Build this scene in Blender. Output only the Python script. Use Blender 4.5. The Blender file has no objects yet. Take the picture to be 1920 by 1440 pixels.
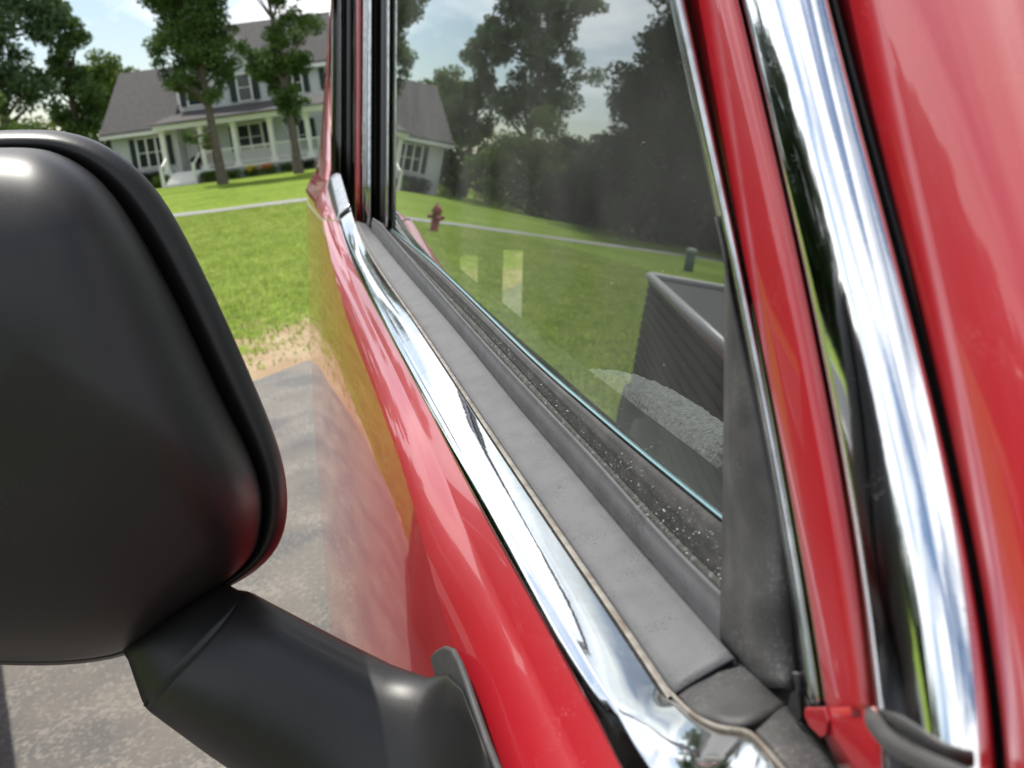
import bpy, math, random
import numpy as np
from mathutils import Vector, Matrix
random.seed(7)
rng = np.random.default_rng(7)
sc = bpy.context.scene
COL = sc.collection

# ------------------------------------------------------------------ camera
F = 1732.0            # focal length in photo pixels (1920 wide)
CX, CY = 960.0, 440.0 # optical axis (the photograph is lens-shifted / cropped)
u = np.array([-.13, 1, 210 / F]); u /= np.linalg.norm(u)
l = np.array([-432, .13 * -432 + 210, -F]); l /= np.linalg.norm(l)
B = np.array([np.cross(l, u), l, u])           # camera axes -> world axes
C = np.array([0, 0, 1.5])
cam = bpy.data.objects.new('camera', bpy.data.cameras.new('camera'))
COL.objects.link(cam); sc.camera = cam
cam.matrix_world = Matrix.Translation(Vector(C)) @ Matrix(B.tolist()).to_4x4()
cam.data.sensor_width = 36; cam.data.lens = 36 * F / 1920
cam.data.shift_y = -(720 - CY) / 1920
cam.data.clip_start = .01; cam.data.clip_end = 3000
cam.data.dof.use_dof = True; cam.data.dof.focus_distance = .58; cam.data.dof.aperture_fstop = 15

# ------------------------------------------------------------------ light
fw = B @ np.array([0, 0, -1.]); fw[2] = 0; fw /= np.linalg.norm(fw)
rt = np.array([fw[1], -fw[0], 0.])
SUN_EL, SUN_AZ = 60, -42            # azimuth: degrees to the right of straight ahead
el, az = math.radians(SUN_EL), math.radians(SUN_AZ)
sd = (fw * math.cos(az) + rt * math.sin(az)) * math.cos(el) + np.array([0, 0, math.sin(el)])
w = bpy.data.worlds.new('World'); sc.world = w; w.use_nodes = True
nt = w.node_tree; N = nt.nodes; K = nt.links
N.clear()
out = N.new('ShaderNodeOutputWorld'); bg = N.new('ShaderNodeBackground')
sky = N.new('ShaderNodeTexSky'); sky.sky_type = 'NISHITA'; sky.sun_disc = False
sky.sun_elevation = el; sky.sun_rotation = math.atan2(sd[0], sd[1])
sky.air_density = 1.2; sky.dust_density = 1.0; sky.ozone_density = 1.0
tc = N.new('ShaderNodeTexCoord')
mp = N.new('ShaderNodeMapping'); mp.inputs['Scale'].default_value = (1, 1, 2.2); mp.inputs['Location'].default_value = (.35, .2, .1)
no = N.new('ShaderNodeTexNoise'); no.inputs['Scale'].default_value = 1.9; no.inputs['Detail'].default_value = 9; no.inputs['Roughness'].default_value = .55; no.inputs['Distortion'].default_value = .4
rp = N.new('ShaderNodeValToRGB'); rp.color_ramp.elements[0].position = .43; rp.color_ramp.elements[1].position = .58
mx = N.new('ShaderNodeMixRGB'); mx.inputs[2].default_value = (12.5, 12.6, 12.8, 1)
K.new(tc.outputs['Generated'], mp.inputs[0]); K.new(mp.outputs[0], no.inputs['Vector']); K.new(no.outputs[0], rp.inputs[0])
K.new(rp.outputs[0], mx.inputs[0]); K.new(sky.outputs[0], mx.inputs[1]); K.new(mx.outputs[0], bg.inputs[0])
bg.inputs[1].default_value = .10
K.new(bg.outputs[0], out.inputs[0])
sl = bpy.data.lights.new('sun', 'SUN'); sl.energy = 4.2; sl.angle = math.radians(.55); sl.color = (1, .96, .88)
so = bpy.data.objects.new('sun', sl); COL.objects.link(so)
so.rotation_euler = Vector(sd).to_track_quat('Z', 'Y').to_euler()
sc.view_settings.view_transform = 'Standard'; sc.view_settings.look = 'None'
sc.view_settings.exposure = .45; sc.view_settings.gamma = 1; sc.view_settings.use_curve_mapping = False

# ------------------------------------------------------------------ materials
def mat(name, color, rough=.5, metal=0, coat=0, noise=None, bump=None, spec=None, sheen=0, trans=0, color2=None, stretch=None, speck=None):
    m = bpy.data.materials.new(name); m.use_nodes = True
    t = m.node_tree; n = t.nodes; k = t.links; p = n['Principled BSDF']
    p.inputs['Base Color'].default_value = (*color, 1); p.inputs['Roughness'].default_value = rough
    p.inputs['Metallic'].default_value = metal; p.inputs['Coat Weight'].default_value = coat; p.inputs['Coat Roughness'].default_value = .03; p.inputs['Coat IOR'].default_value = 1.5
    if spec is not None: p.inputs['Specular IOR Level'].default_value = spec
    if sheen: p.inputs['Sheen Weight'].default_value = sheen
    c = n.new('ShaderNodeTexCoord'); vec = c.outputs['Object']
    if stretch:
        q = n.new('ShaderNodeMapping'); q.inputs['Scale'].default_value = stretch; k.new(vec, q.inputs[0]); vec = q.outputs[0]
    if noise:   # (scale, detail, low, high)
        a = n.new('ShaderNodeTexNoise'); a.inputs['Scale'].default_value = noise[0]; a.inputs['Detail'].default_value = noise[1]
        k.new(vec, a.inputs['Vector'])
        r = n.new('ShaderNodeValToRGB'); r.color_ramp.elements[0].position = noise[2]; r.color_ramp.elements[1].position = noise[3]
        r.color_ramp.elements[0].color = (*color, 1); r.color_ramp.elements[1].color = (*(color2 or color), 1)
        k.new(a.outputs[0], r.inputs[0]); k.new(r.outputs[0], p.inputs['Base Color'])
        if speck:   # (scale, low, high, colour): fine dust, pits and scuffs
            a = n.new('ShaderNodeTexNoise'); a.inputs['Scale'].default_value = speck[0]; a.inputs['Detail'].default_value = 3; k.new(vec, a.inputs['Vector'])
            a2 = n.new('ShaderNodeTexNoise'); a2.inputs['Scale'].default_value = speck[0] * .06; a2.inputs['Detail'].default_value = 6; k.new(vec, a2.inputs['Vector'])
            sm = n.new('ShaderNodeMath'); sm.operation = 'MULTIPLY_ADD'; sm.inputs[1].default_value = .6; k.new(a2.outputs[0], sm.inputs[0]); k.new(a.outputs[0], sm.inputs[2])
            mr = n.new('ShaderNodeMapRange'); mr.inputs[1].default_value = speck[1]; mr.inputs[2].default_value = speck[2]; k.new(sm.outputs[0], mr.inputs[0])
            mc = n.new('ShaderNodeMixRGB'); mc.inputs[2].default_value = (*speck[3], 1); k.new(mr.outputs[0], mc.inputs[0]); k.new(r.outputs[0], mc.inputs[1]); k.new(mc.outputs[0], p.inputs['Base Color'])
            if coat or metal or rough < .5:
                ra = n.new('ShaderNodeMapRange'); ra.inputs[3].default_value = rough; ra.inputs[4].default_value = min(1, rough + .35); k.new(mr.outputs[0], ra.inputs[0]); k.new(ra.outputs[0], p.inputs['Roughness'])
    if bump:    # (scale, strength, distance)
        a = n.new('ShaderNodeTexNoise'); a.inputs['Scale'].default_value = bump[0]; a.inputs['Detail'].default_value = 5
        k.new(vec, a.inputs['Vector'])
        b = n.new('ShaderNodeBump'); b.inputs['Strength'].default_value = bump[1]; b.inputs['Distance'].default_value = bump[2]
        k.new(a.outputs[0], b.inputs['Height']); k.new(b.outputs[0], p.inputs['Normal'])
    if trans:
        tr = n.new('ShaderNodeBsdfTranslucent'); tr.inputs[0].default_value = (*[min(1, x * 1.6) for x in color], 1)
        ms = n.new('ShaderNodeMixShader'); ms.inputs[0].default_value = trans
        k.new(p.outputs[0], ms.inputs[1]); k.new(tr.outputs[0], ms.inputs[2]); k.new(ms.outputs[0], n['Material Output'].inputs[0])
        if noise: k.new(r.outputs[0], tr.inputs[0])
    return m

RED = mat('red_paint', (.31, .006, .013), .36, coat=.85, noise=(9, 5, .35, .7), color2=(.29, .007, .012), speck=(900, .93, 1.35, (.36, .07, .08)), bump=(60, .03, .001))
CHROME = mat('chrome', (.86, .87, .88), .06, metal=1, noise=(60, 6, .5, .8), color2=(.74, .74, .74), speck=(1200, .98, 1.12, (.45, .44, .42)), bump=(30, .05, .003))
CHROME_DULL = mat('dull_chrome', (.55, .56, .57), .22, metal=1, noise=(80, 6, .4, .7), color2=(.36, .36, .36), bump=(40, .1, .002))
RUBBER = mat('faded_rubber', (.078, .078, .084), .62, noise=(60, 10, .42, .72), color2=(.058, .058, .063), speck=(900, .90, 1.10, (.018, .018, .019)), bump=(900, .25, .0003))
RUBBER_D = mat('dark_rubber', (.028, .027, .028), .6, noise=(75, 10, .45, .75), color2=(.055, .052, .05), speck=(800, .90, 1.2, (.11, .105, .10)), bump=(700, .3, .0004))
FELT = mat('channel_felt', (.035, .036, .034), .9, noise=(260, 8, .5, .72), color2=(.11, .11, .10), bump=(500, .5, .001))
BLACKR = mat('black_rubber', (.012, .012, .013), .5)
PLASTIC = mat('mirror_plastic', (.009, .0085, .0088), .42, spec=.42, noise=(30, 8, .35, .75), color2=(.013, .012, .013), speck=(1100, .95, 1.25, (.04, .038, .037)), bump=(1600, .14, .0002))
PLASTIC_D = mat('mirror_gasket', (.009, .009, .0095), .42, spec=.4, bump=(500, .15, .0005))
PUTTY = mat('old_sealant', (.24, .225, .20), .7, noise=(120, 6, .35, .65), color2=(.13, .105, .085), bump=(300, .3, .0006))
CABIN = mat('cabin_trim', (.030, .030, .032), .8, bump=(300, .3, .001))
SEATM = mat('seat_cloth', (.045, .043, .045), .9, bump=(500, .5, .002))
PIPING = mat('seat_piping', (.42, .43, .43), .5)
FLEECE = mat('grey_fleece', (.42, .40, .42), .95, sheen=.5, noise=(260, 6, .35, .65), color2=(.22, .21, .23), bump=(500, 1, .004))
GEDGE = mat('glass_edge', (.28, .46, .50), .12, metal=.5)
TYRE = mat('tyre_rubber', (.02, .02, .02), .8)
GRIT = mat('grit', (.30, .28, .25), .8, noise=(900, 2, .4, .6), color2=(.55, .54, .50))

def glass_mat(name, refl_ior=2.25, tint=(.80, .86, .82), dust=.05):
    m = bpy.data.materials.new(name); m.use_nodes = True
    t = m.node_tree; n = t.nodes; k = t.links; n.clear()
    o = n.new('ShaderNodeOutputMaterial'); 
    # two-sided pane: Schlick reflectance of one surface, then of the pair
    ge_ = n.new('ShaderNodeNewGeometry'); dt = n.new('ShaderNodeVectorMath'); dt.operation = 'DOT_PRODUCT'; k.new(ge_.outputs['Normal'], dt.inputs[0]); k.new(ge_.outputs['Incoming'], dt.inputs[1])
    def mth(op, a, b=None):
        x = n.new('ShaderNodeMath'); x.operation = op
        for i_, q_ in enumerate((a, b)):
            if q_ is None: continue
            if isinstance(q_, (int, float)): x.inputs[i_].default_value = q_
            else: k.new(q_, x.inputs[i_])
        return x.outputs[0]
    f0 = ((refl_ior - 1) / (refl_ior + 1)) ** 2
    sch = mth('ADD', mth('MULTIPLY', mth('POWER', mth('SUBTRACT', 1.0, mth('ABSOLUTE', dt.outputs['Value'])), 5.0), 1 - f0), f0)
    fres = mth('DIVIDE', mth('MULTIPLY', sch, 2.0), mth('ADD', sch, 1.0))
    
    g = n.new('ShaderNodeBsdfGlossy'); g.inputs['Roughness'].default_value = 0.0; g.inputs[0].default_value = (.95, 1, .98, 1)
    tr = n.new('ShaderNodeBsdfTransparent'); tr.inputs[0].default_value = (*tint, 1)
    df = n.new('ShaderNodeBsdfDiffuse'); df.inputs[0].default_value = (.6, .6, .57, 1)
    no = n.new('ShaderNodeTexNoise'); no.inputs['Scale'].default_value = 9; no.inputs['Detail'].default_value = 8
    tcx = n.new('ShaderNodeTexCoord'); k.new(tcx.outputs['Object'], no.inputs['Vector'])
    mr = n.new('ShaderNodeMapRange'); mr.inputs[1].default_value = .35; mr.inputs[2].default_value = .75; mr.inputs[3].default_value = dust * .4; mr.inputs[4].default_value = dust * 1.8
    k.new(no.outputs[0], mr.inputs[0])
    m1 = n.new('ShaderNodeMixShader'); m2 = n.new('ShaderNodeMixShader')
    k.new(fres, m1.inputs[0]); k.new(tr.outputs[0], m1.inputs[1]); k.new(g.outputs[0], m1.inputs[2])
    k.new(mr.outputs[0], m2.inputs[0]); k.new(m1.outputs[0], m2.inputs[1]); k.new(df.outputs[0], m2.inputs[2])
    k.new(m2.outputs[0], o.inputs[0])
    return m
GLASS = glass_mat('window_glass')

# ------------------------------------------------------------------ mesh helpers
def tag(o, label=None, cat=None, group=None, kind=None):
    if label: o['label'] = label
    if cat: o['category'] = cat
    if group: o['group'] = group
    if kind: o['kind'] = kind
    return o
def raw(name, v, f, m, parent=None, smooth=False):
    me = bpy.data.meshes.new(name); me.from_pydata([tuple(map(float, p)) for p in v], [], f); me.update()
    if m: me.materials.append(m)
    if smooth: me.polygons.foreach_set('use_smooth', [True] * len(me.polygons))
    o = bpy.data.objects.new(name, me); COL.objects.link(o)
    if parent: o.parent = parent
    return o
def empty(name, loc=(0, 0, 0)):
    o = bpy.data.objects.new(name, None); COL.objects.link(o); o.location = loc; return o
def grid_faces(r, c, closed=False):
    f = []
    for i in range(r - 1):
        for j in range(c if closed else c - 1):
            j2 = (j + 1) % c
            f.append((i * c + j, i * c + j2, (i + 1) * c + j2, (i + 1) * c + j))
    return f
def grid(name, P, m, parent=None, closed=False, smooth=True, thick=0, caps=False, off=-1):
    P = np.asarray(P); r, c, _ = P.shape
    f = grid_faces(r, c, closed)
    if caps: f += [tuple(range(c))[::-1], tuple(range((r - 1) * c, r * c))]
    o = raw(name, P.reshape(-1, 3), f, m, parent, smooth)
    if thick:
        i_, j_ = r // 2, c // 2; i_ = min(i_, r - 2); j_ = min(j_, c - 2)
        n_ = np.cross(P[i_, j_ + 1] - P[i_, j_], P[i_ + 1, j_] - P[i_, j_])
        s = o.modifiers.new('Solidify', 'SOLIDIFY'); s.thickness = thick
        s.offset = -1 if n_ @ (np.array([0, 0, 1.5]) - P[i_, j_]) > 0 else 1      # thicken away from the visible side
    return o
class MB:
    def __init__(s): s.v = []; s.f = []
    def box(s, a, b, X=None):
        """box from corner a to corner b, in frame X (3 axes + origin function)"""
        i = len(s.v)
        for z in (a[2], b[2]):
            for (x, y) in ((a[0], a[1]), (b[0], a[1]), (b[0], b[1]), (a[0], b[1])):
                p = (x, y, z); s.v.append(X(p) if X else p)
        s.f += [(i, i+3, i+2, i+1), (i+4, i+5, i+6, i+7), (i, i+1, i+5, i+4), (i+1, i+2, i+6, i+5), (i+2, i+3, i+7, i+6), (i+3, i, i+4, i+7)]
        return s
    def poly(s, pts, X=None):
        i = len(s.v); s.v += [X(p) if X else p for p in pts]; s.f.append(tuple(range(i, i + len(pts)))); return s
    def build(s, name, m, parent=None, smooth=False): return raw(name, s.v, s.f, m, parent, smooth)
def ring_tube(pts, rads, seg=10):
    pts = [np.array(p, float) for p in pts]; R = []
    ref = np.array([0.31, .17, .93])
    for i, p in enumerate(pts):
        t = pts[min(i + 1, len(pts) - 1)] - pts[max(i - 1, 0)]; t /= np.linalg.norm(t) + 1e-12
        a = np.cross(t, ref); a /= np.linalg.norm(a) + 1e-12; b = np.cross(t, a)
        r = rads[i] if hasattr(rads, '__len__') else rads
        R.append([p + r * (math.cos(q) * a + math.sin(q) * b) for q in np.linspace(0, 2 * math.pi, seg, endpoint=False)])
    return np.array(R)
def tube(name, pts, rads, m, parent=None, seg=10):
    return grid(name, ring_tube(pts, rads, seg), m, parent, closed=True, caps=True)
def lathe(name, prof, m, parent=None, seg=16, X=None):
    P = [[(r * math.cos(q), r * math.sin(q), z) for q in np.linspace(0, 2 * math.pi, seg, endpoint=False)] for r, z in prof]
    P = np.array(P)
    if X: P = np.array([[X(p) for p in row] for row in P])
    return grid(name, P, m, parent, closed=True, caps=True)
def bevel(o, w, seg=2):
    b = o.modifiers.new('Bevel', 'BEVEL'); b.width = w; b.segments = seg; b.limit_method = 'ANGLE'; return o

# ------------------------------------------------------------------ measuring helpers
def ray(px, py): return B @ np.array([px - CX, CY - py, -F])
def at(px, py, depth): return C + ray(px, py) * depth / F
SLOPE = .0105
def gz(p):
    d = (p[0] * fw[0] + p[1] * fw[1]); d = max(0., d - 4) ; return SLOPE * d
def hit(o, r):
    t = .01
    lo = 0; hi = None
    a = 0.; b = 400.
    f = lambda t: (o + r * t)[2] - gz(o + r * t)
    for _ in range(60):
        c = (a + b) / 2
        if f(c) > 0: a = c
        else: b = c
    return o + r * b
def G(px, py): r = ray(px, py); return hit(C, r / np.linalg.norm(r))
D = .16
eL = np.array([0, 1., 0])
nc = np.array([F, 0, -432.]); nc /= np.linalg.norm(nc)
eN = -(B @ nc); eN /= np.linalg.norm(eN)
eV = np.cross(eL, eN); eV = eV if eV[2] > 0 else -eV
def W3(L, Wo, V): return C + L * eL + (Wo - D) * eN + V * eV       # body frame -> world
def P(px, py, Wo):                                              # where the line of sight meets the plane Wo outside the glass
    r = ray(px, py); t = (Wo - D) / (r @ eN); return C + r * t
def toLWV(p): q = p - C; return np.array([q @ eL, q @ eN + D, q @ eV])
def RG(px, py):                                                 # ground point seen mirrored in the glass
    p = P(px, py, 0); r = ray(px, py); r = r - 2 * (r @ eN) * eN
    return hit(p, r / np.linalg.norm(r))
def FB(a, b, z=None):                                           # a metres to the right, b metres ahead
    q = rt * a + fw * b
    return np.array([q[0], q[1], gz(q) if z is None else z])
def drive_end(a): return edge_b(a) - 3.6 * max(0, (-2.3 - a) / 1.3) ** 1.5

# ================================================================== SETTING
def noise_ground():
    m = bpy.data.materials.new('lawn_grass'); m.use_nodes = True
    t = m.node_tree; n = t.nodes; k = t.links; p = n['Principled BSDF']; p.inputs['Roughness'].default_value = .9; p.inputs['Specular IOR Level'].default_value = .1
    g = n.new('ShaderNodeTexCoord')
    def nz(s, d, a, b, c1, c2, sc3=None):
        x = n.new('ShaderNodeTexNoise'); x.inputs['Scale'].default_value = s; x.inputs['Detail'].default_value = d; k.new(g.outputs['Object'], x.inputs['Vector'])
        r = n.new('ShaderNodeValToRGB'); r.color_ramp.elements[0].position = a; r.color_ramp.elements[1].position = b
        r.color_ramp.elements[0].color = (*c1, 1); r.color_ramp.elements[1].color = (*c2, 1); k.new(x.outputs[0], r.inputs[0]); return r
    base = nz(.35, 8, .35, .68, (.125, .20, .018), (.20, .27, .038))
    fine = nz(5, 10, .3, .75, (.62, .62, .6), (1.25, 1.25, 1.2))
    mul = n.new('ShaderNodeMixRGB'); mul.blend_type = 'MULTIPLY'; mul.inputs[0].default_value = 1
    k.new(base.outputs[0], mul.inputs[1]); k.new(fine.outputs[0], mul.inputs[2])
    dirt = nz(3, 8, .4, .7, (.34, .24, .15), (.42, .33, .22))
    # bare, straw-coloured soil where the lawn meets the driveway
    at_ = n.new('ShaderNodeAttribute'); at_.attribute_name = 'bare'
    pn = n.new('ShaderNodeTexNoise'); pn.inputs['Scale'].default_value = 1.6; pn.inputs['Detail'].default_value = 9; pn.inputs['Roughness'].default_value = .65; k.new(g.outputs['Object'], pn.inputs['Vector'])
    ad = n.new('ShaderNodeMath'); ad.operation = 'ADD'; k.new(at_.outputs['Fac'], ad.inputs[0]); k.new(pn.outputs[0], ad.inputs[1])
    st = n.new('ShaderNodeMapRange'); st.inputs[1].default_value = .93; st.inputs[2].default_value = 1.05; k.new(ad.outputs[0], st.inputs[0])
    mm = n.new('ShaderNodeMixRGB'); k.new(st.outputs[0], mm.inputs[0]); k.new(mul.outputs[0], mm.inputs[1]); k.new(dirt.outputs[0], mm.inputs[2])
    k.new(mm.outputs[0], p.inputs['Base Color'])
    bn = n.new('ShaderNodeTexNoise'); bn.inputs['Scale'].default_value = 30; bn.inputs['Detail'].default_value = 6; k.new(g.outputs['Object'], bn.inputs['Vector'])
    bb = n.new('ShaderNodeBump'); bb.inputs['Strength'].default_value = .8; bb.inputs['Distance'].default_value = .05
    k.new(bn.outputs[0], bb.inputs['Height']); k.new(bb.outputs[0], p.inputs['Normal'])
    return m
LAWN = noise_ground()
e0, e1 = G(480, 712), G(585, 645)
def edge_b(a):      # distance ahead at which the driveway ends, at a metres to the right
    pa = [(e0 @ rt, e0 @ fw), (e1 @ rt, e1 @ fw)]
    m_ = (pa[1][1] - pa[0][1]) / (pa[1][0] - pa[0][0])
    return pa[0][1] + max(min(m_, 1.2), -.2) * (a - pa[0][0]) if a > pa[0][0] - .3 else pa[0][1] - .3 * max(min(m_, 1.2), -.2)
aa = np.unique(np.concatenate([np.linspace(-300, -14, 30), np.linspace(-14, 8, 60), np.linspace(8, 300, 30)]))
bb_ = np.unique(np.concatenate([np.linspace(-300, -8, 24), np.linspace(-8, 30, 90), np.linspace(30, 400, 50)]))
V_ = np.array([[FB(a, b) for a in aa] for b in bb_])
ground = grid('lawn', V_, LAWN, smooth=True); tag(ground, kind='structure')
at2 = ground.data.attributes.new('bare', 'FLOAT', 'POINT')
bare = []
for b in bb_:
    for a in aa:
        d = b - drive_end(a)
        bare.append(0 if a < -5 else max(0, .76 * (1 - d / (5 if a > -2.7 else .5))) if d > -.6 else .4)
at2.data.foreach_set('value', np.array(bare, dtype=np.float32))

DRIVE = mat('driveway_asphalt', (.175, .158, .136), .85, noise=(2.6, 14, .42, .60), color2=(.118, .114, .110), speck=(70, .80, 1.0, (.25, .23, .20)), bump=(160, .9, .010))
dv = []
aas = np.linspace(-4.3, 6, 100)
for a in aas:
    eb = edge_b(a) - 3.6 * max(0, (-2.3 - a) / 1.3) ** 1.5 + .05 * math.sin(a * 5.1) + .04 * math.sin(a * 11.7 + 1)
    dv.append([FB(a, b) + np.array([0, 0, .006]) for b in np.linspace(-7, eb, 40)])
tag(grid('driveway', dv, DRIVE), kind='structure')
# gravel path crossing the lawn
PATH = mat('gravel_path', (.27, .26, .25), .9, noise=(8, 6, .3, .7), color2=(.20, .19, .185), bump=(30, .5, .02))
c0, c1, c2, c3, c4 = G(335, 407), G(460, 388), RG(1000, 437), RG(1200, 470), G(580, 373)
pp = sorted([(c @ rt, c @ fw) for c in (c0, c1, c2, c3, c4)])
pf = np.polyfit([q[0] for q in pp], [q[1] for q in pp], 1)
pa_ = np.linspace(-45, 25, 160)
pv = []
for a in pa_:
    b = np.polyval(pf, a) + .12 * math.sin(a * .9) + .06 * math.sin(a * 2.7)
    wd = 1.15 + .12 * math.sin(a * 1.9)
    pv.append([FB(a, b - wd * .5 + k * wd / 3) + np.array([0, 0, .012]) for k in range(4)])
tag(grid('gravel_path', pv, PATH), kind='structure')

# ------------------------------------------------------------------ foliage
def leaves_mesh(name, centers, radii, n, size, squash=.8):
    """leaf-sized quads spread through several clumps"""
    centers = np.array(centers, float); radii = np.array(radii, float)
    wts = radii ** 2; wts /= wts.sum()
    idx = rng.choice(len(centers), n, p=wts)
    d = rng.normal(size=(n, 3)); d /= np.linalg.norm(d, axis=1)[:, None]
    rr = (rng.random(n) ** .45)[:, None]
    p = centers[idx] + d * rr * radii[idx][:, None] * np.array([1, 1, squash])
    a = rng.normal(size=(n, 3)); a /= np.linalg.norm(a, axis=1)[:, None]
    b = np.cross(a, rng.normal(size=(n, 3))); b /= np.linalg.norm(b, axis=1)[:, None]
    s = (size * (.6 + .8 * rng.random(n)))[:, None]
    v = np.stack([p - a * s * .5, p + b * s * .28, p + a * s * .5, p - b * s * .28], 1).reshape(-1, 3)
    me = bpy.data.meshes.new(name)
    me.vertices.add(4 * n); me.vertices.foreach_set('co', v.ravel().astype(np.float32))
    me.loops.add(4 * n); me.loops.foreach_set('vertex_index', np.arange(4 * n, dtype=np.int32))
    me.polygons.add(n); me.polygons.foreach_set('loop_start', np.arange(0, 4 * n, 4, dtype=np.int32))
    me.update(calc_edges=True)
    return me
def leaf_mat(name, c1, c2): return mat(name, c1, .55, noise=(.9, 6, .35, .65), color2=c2, trans=.35, spec=.1)
LEAF = [leaf_mat('leaf_mid', (.05, .095, .028), (.12, .185, .055)), leaf_mat('leaf_light', (.09, .145, .03), (.135, .195, .045)),
        leaf_mat('leaf_dark', (.022, .045, .018), (.045, .075, .026)), leaf_mat('leaf_bluish', (.075, .125, .055), (.12, .18, .08))]
BARK = mat('bark', (.085, .068, .055), .9, noise=(6, 8, .35, .65), color2=(.14, .12, .10), bump=(12, 1, .03), stretch=(3, 3, .6))
def tree(name, base, h, crown, n, size, leafm, label, group=None, trunk_r=.2, lean=(0, 0), limbs=7, cat='tree', mesh_only=False):
    """crown: list of (dx along right, dz height, r, depth) clumps"""
    root = empty(name, base); tag(root, label, cat, group)
    ht = max(c[1] for c in crown)
    pts = []; rad = []
    for i in range(9):
        t = i / 8
        pts.append(rt * (lean[0] * t * h + .10 * math.sin(3 * t + base[0])) + fw * (lean[1] * t * h) + np.array([0, 0, -.1 + t * ht * .96]))
        rad.append(trunk_r * (1.25 if i == 0 else 1) * (1 - .82 * t))
    tr = [pts, rad]
    R = [ring_tube(pts, rad, 8)]
    cs = []; rs = []
    for (dx, dz, r, dd) in crown:
        c = rt * dx + fw * dd + np.array([0, 0, dz]); k = max(3, int(5 * r ** 1.2))
        for _ in range(k):
            q = rng.normal(size=3); q /= np.linalg.norm(q)
            cs.append(c + q * r * (.35 + .65 * rng.random()) * np.array([1, 1, .9])); rs.append(r * (.28 + .3 * rng.random()))
    V = []; Fc = []
    def addR(Rg):
        i0 = len(V); r_, c_, _ = Rg.shape
        V.extend(Rg.reshape(-1, 3)); Fc.extend([tuple(i0 + j for j in f) for f in grid_faces(r_, c_, True)])
    addR(R[0])
    order = rng.permutation(len(cs))[:limbs * 2]
    for j in order:
        t = min(.95, max(.22, (cs[j][2] * .8) / ht)); i = t * 8; a = int(i); p0 = pts[a] * (1 - (i - a)) + pts[min(a + 1, 8)] * (i - a)
        mid = (p0 + cs[j]) / 2 + rng.normal(size=3) * .12 * h / 10; r0 = rad[a] * .5
        addR(ring_tube([p0, mid, cs[j]], [r0, r0 * .6, r0 * .15], 5))
    o = raw('trunk', V, Fc, BARK, root, True)
    me = leaves_mesh('crown', cs, rs, n, size); me.materials.append(leafm)
    c = bpy.data.objects.new('crown', me); COL.objects.link(c); c.parent = root
    return root
def dup_tree(src, loc, sx, rz, label, group=None):
    r = src.copy(); COL.objects.link(r); r.location = loc; r.scale = (sx, sx, sx); r.rotation_euler = (0, 0, rz); r['label'] = label
    if group: r['group'] = group
    elif 'group' in r: del r['group']
    for ch in src.children:
        c = ch.copy(); COL.objects.link(c); c.parent = r
    return r

def px2(d): return F / d      # pixels per metre at distance d
g = 'trees around the white house'
# the slim tree in front of the porch
bt = G(420, 345); dT = bt @ fw
tree('oak_tree', bt, 13, [(-.1, 4.2, .9, 0), (-.8, 5.2, 1.2, 0), (.6, 4.9, 1.1, .2), (.1, 5.8, 1.4, 0), (-1.0, 6.6, 1.5, 0), (.7, 7.0, 1.5, .3), (-.3, 8.0, 1.9, 0), (-1.2, 9.2, 1.8, 0), (1.0, 8.8, 1.5, 0), (-1.7, 7.3, 1.1, 0), (1.3, 6.2, .9, 0), (.3, 10.6, 1.6, 0), (-.5, 12.2, 1.3, 0), (-1.0, 2.35, .55, 0), (-.5, 2.1, .5, 0), (-1.25, 4.75, .5, 0), (-1.5, 5.0, .4, 0)],
     32000, .17, LEAF[0], 'slim leafy tree on the lawn directly in front of the porch steps', g, .24, (-.008, 0), 14)
b2 = FB((578 - CX) / F * 44, 44)
tree('oak_tree', b2, 13, [(.3, 2.7, .8, 0), (.2, 3.6, 1.0, 0), (-.4, 4.8, 1.2, 0), (.6, 4.6, 1.2, 0), (-.3, 5.9, 1.3, 0), (.6, 6.4, 1.3, 0), (.9, 8.0, 1.2, 0), (-.2, 9.4, 1.3, 0), (.6, 11.4, 1.6, 0)],
     19000, .17, LEAF[0], 'tree in front of the right half of the porch, beside the red car', g, .22, (-.012, 0), 12)
# taller trees beyond and left of the house
def PB(px, d): return FB((px - CX) / F * d + 0, d)
T3 = tree('poplar_tree', PB(60, 57), 19, [(-.5, 8, 2.6, 0), (1.6, 6.5, 1.8, 0), (-2.6, 10, 1.9, 0), (1.5, 11, 2.4, 0), (-.8, 13, 2.6, 1), (2.1, 14.5, 1.9, 0), (.2, 17, 2.6, 0), (-2.5, 15, 1.8, 0)],
     23000, .30, LEAF[3], 'tall open-crowned tree left of the house, nearest the photo edge', g, .34, (0, 0), 16)
tree('poplar_tree', PB(185, 59), 17, [(0, 5, 1.7, 0), (-.4, 7.6, 1.6, 0), (.3, 9.6, 1.6, 0), (-.7, 12, 1.9, 0), (-1.6, 14.2, 1.7, 0), (.9, 6.3, 1.5, 0)],
     14000, .28, LEAF[0], 'narrow dark tree just left of the grey wing roof', g, .3, (0, 0), 12)
tree('maple_tree', PB(262, 66), 10, [(-1, 6.6, 1.9, 0), (.9, 6.6, 1.8, 0), (2.6, 6.2, 1.6, 0), (-.2, 8.0, 1.5, 0), (4.2, 6.0, 1.5, 0)],
     9000, .28, LEAF[1], 'light green tree showing above the wing roof of the house', g, .25)
tree('round_shrub', PB(30, 46), 5, [(-2.2, 3.6, 2.0, 0), (0, 4.4, 1.8, 0), (1.6, 3.3, 1.8, .5), (2.9, 2.0, 1.4, 0), (-4.2, 4.0, 2.2, 0), (-.5, 2, 2, 0), (-3, 1.6, 2, 0), (1.6, 1.4, 1.4, 0)],
     24000, .19, LEAF[1], 'broad light green bush left of the house wing', None, .16, cat='bush')
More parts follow.
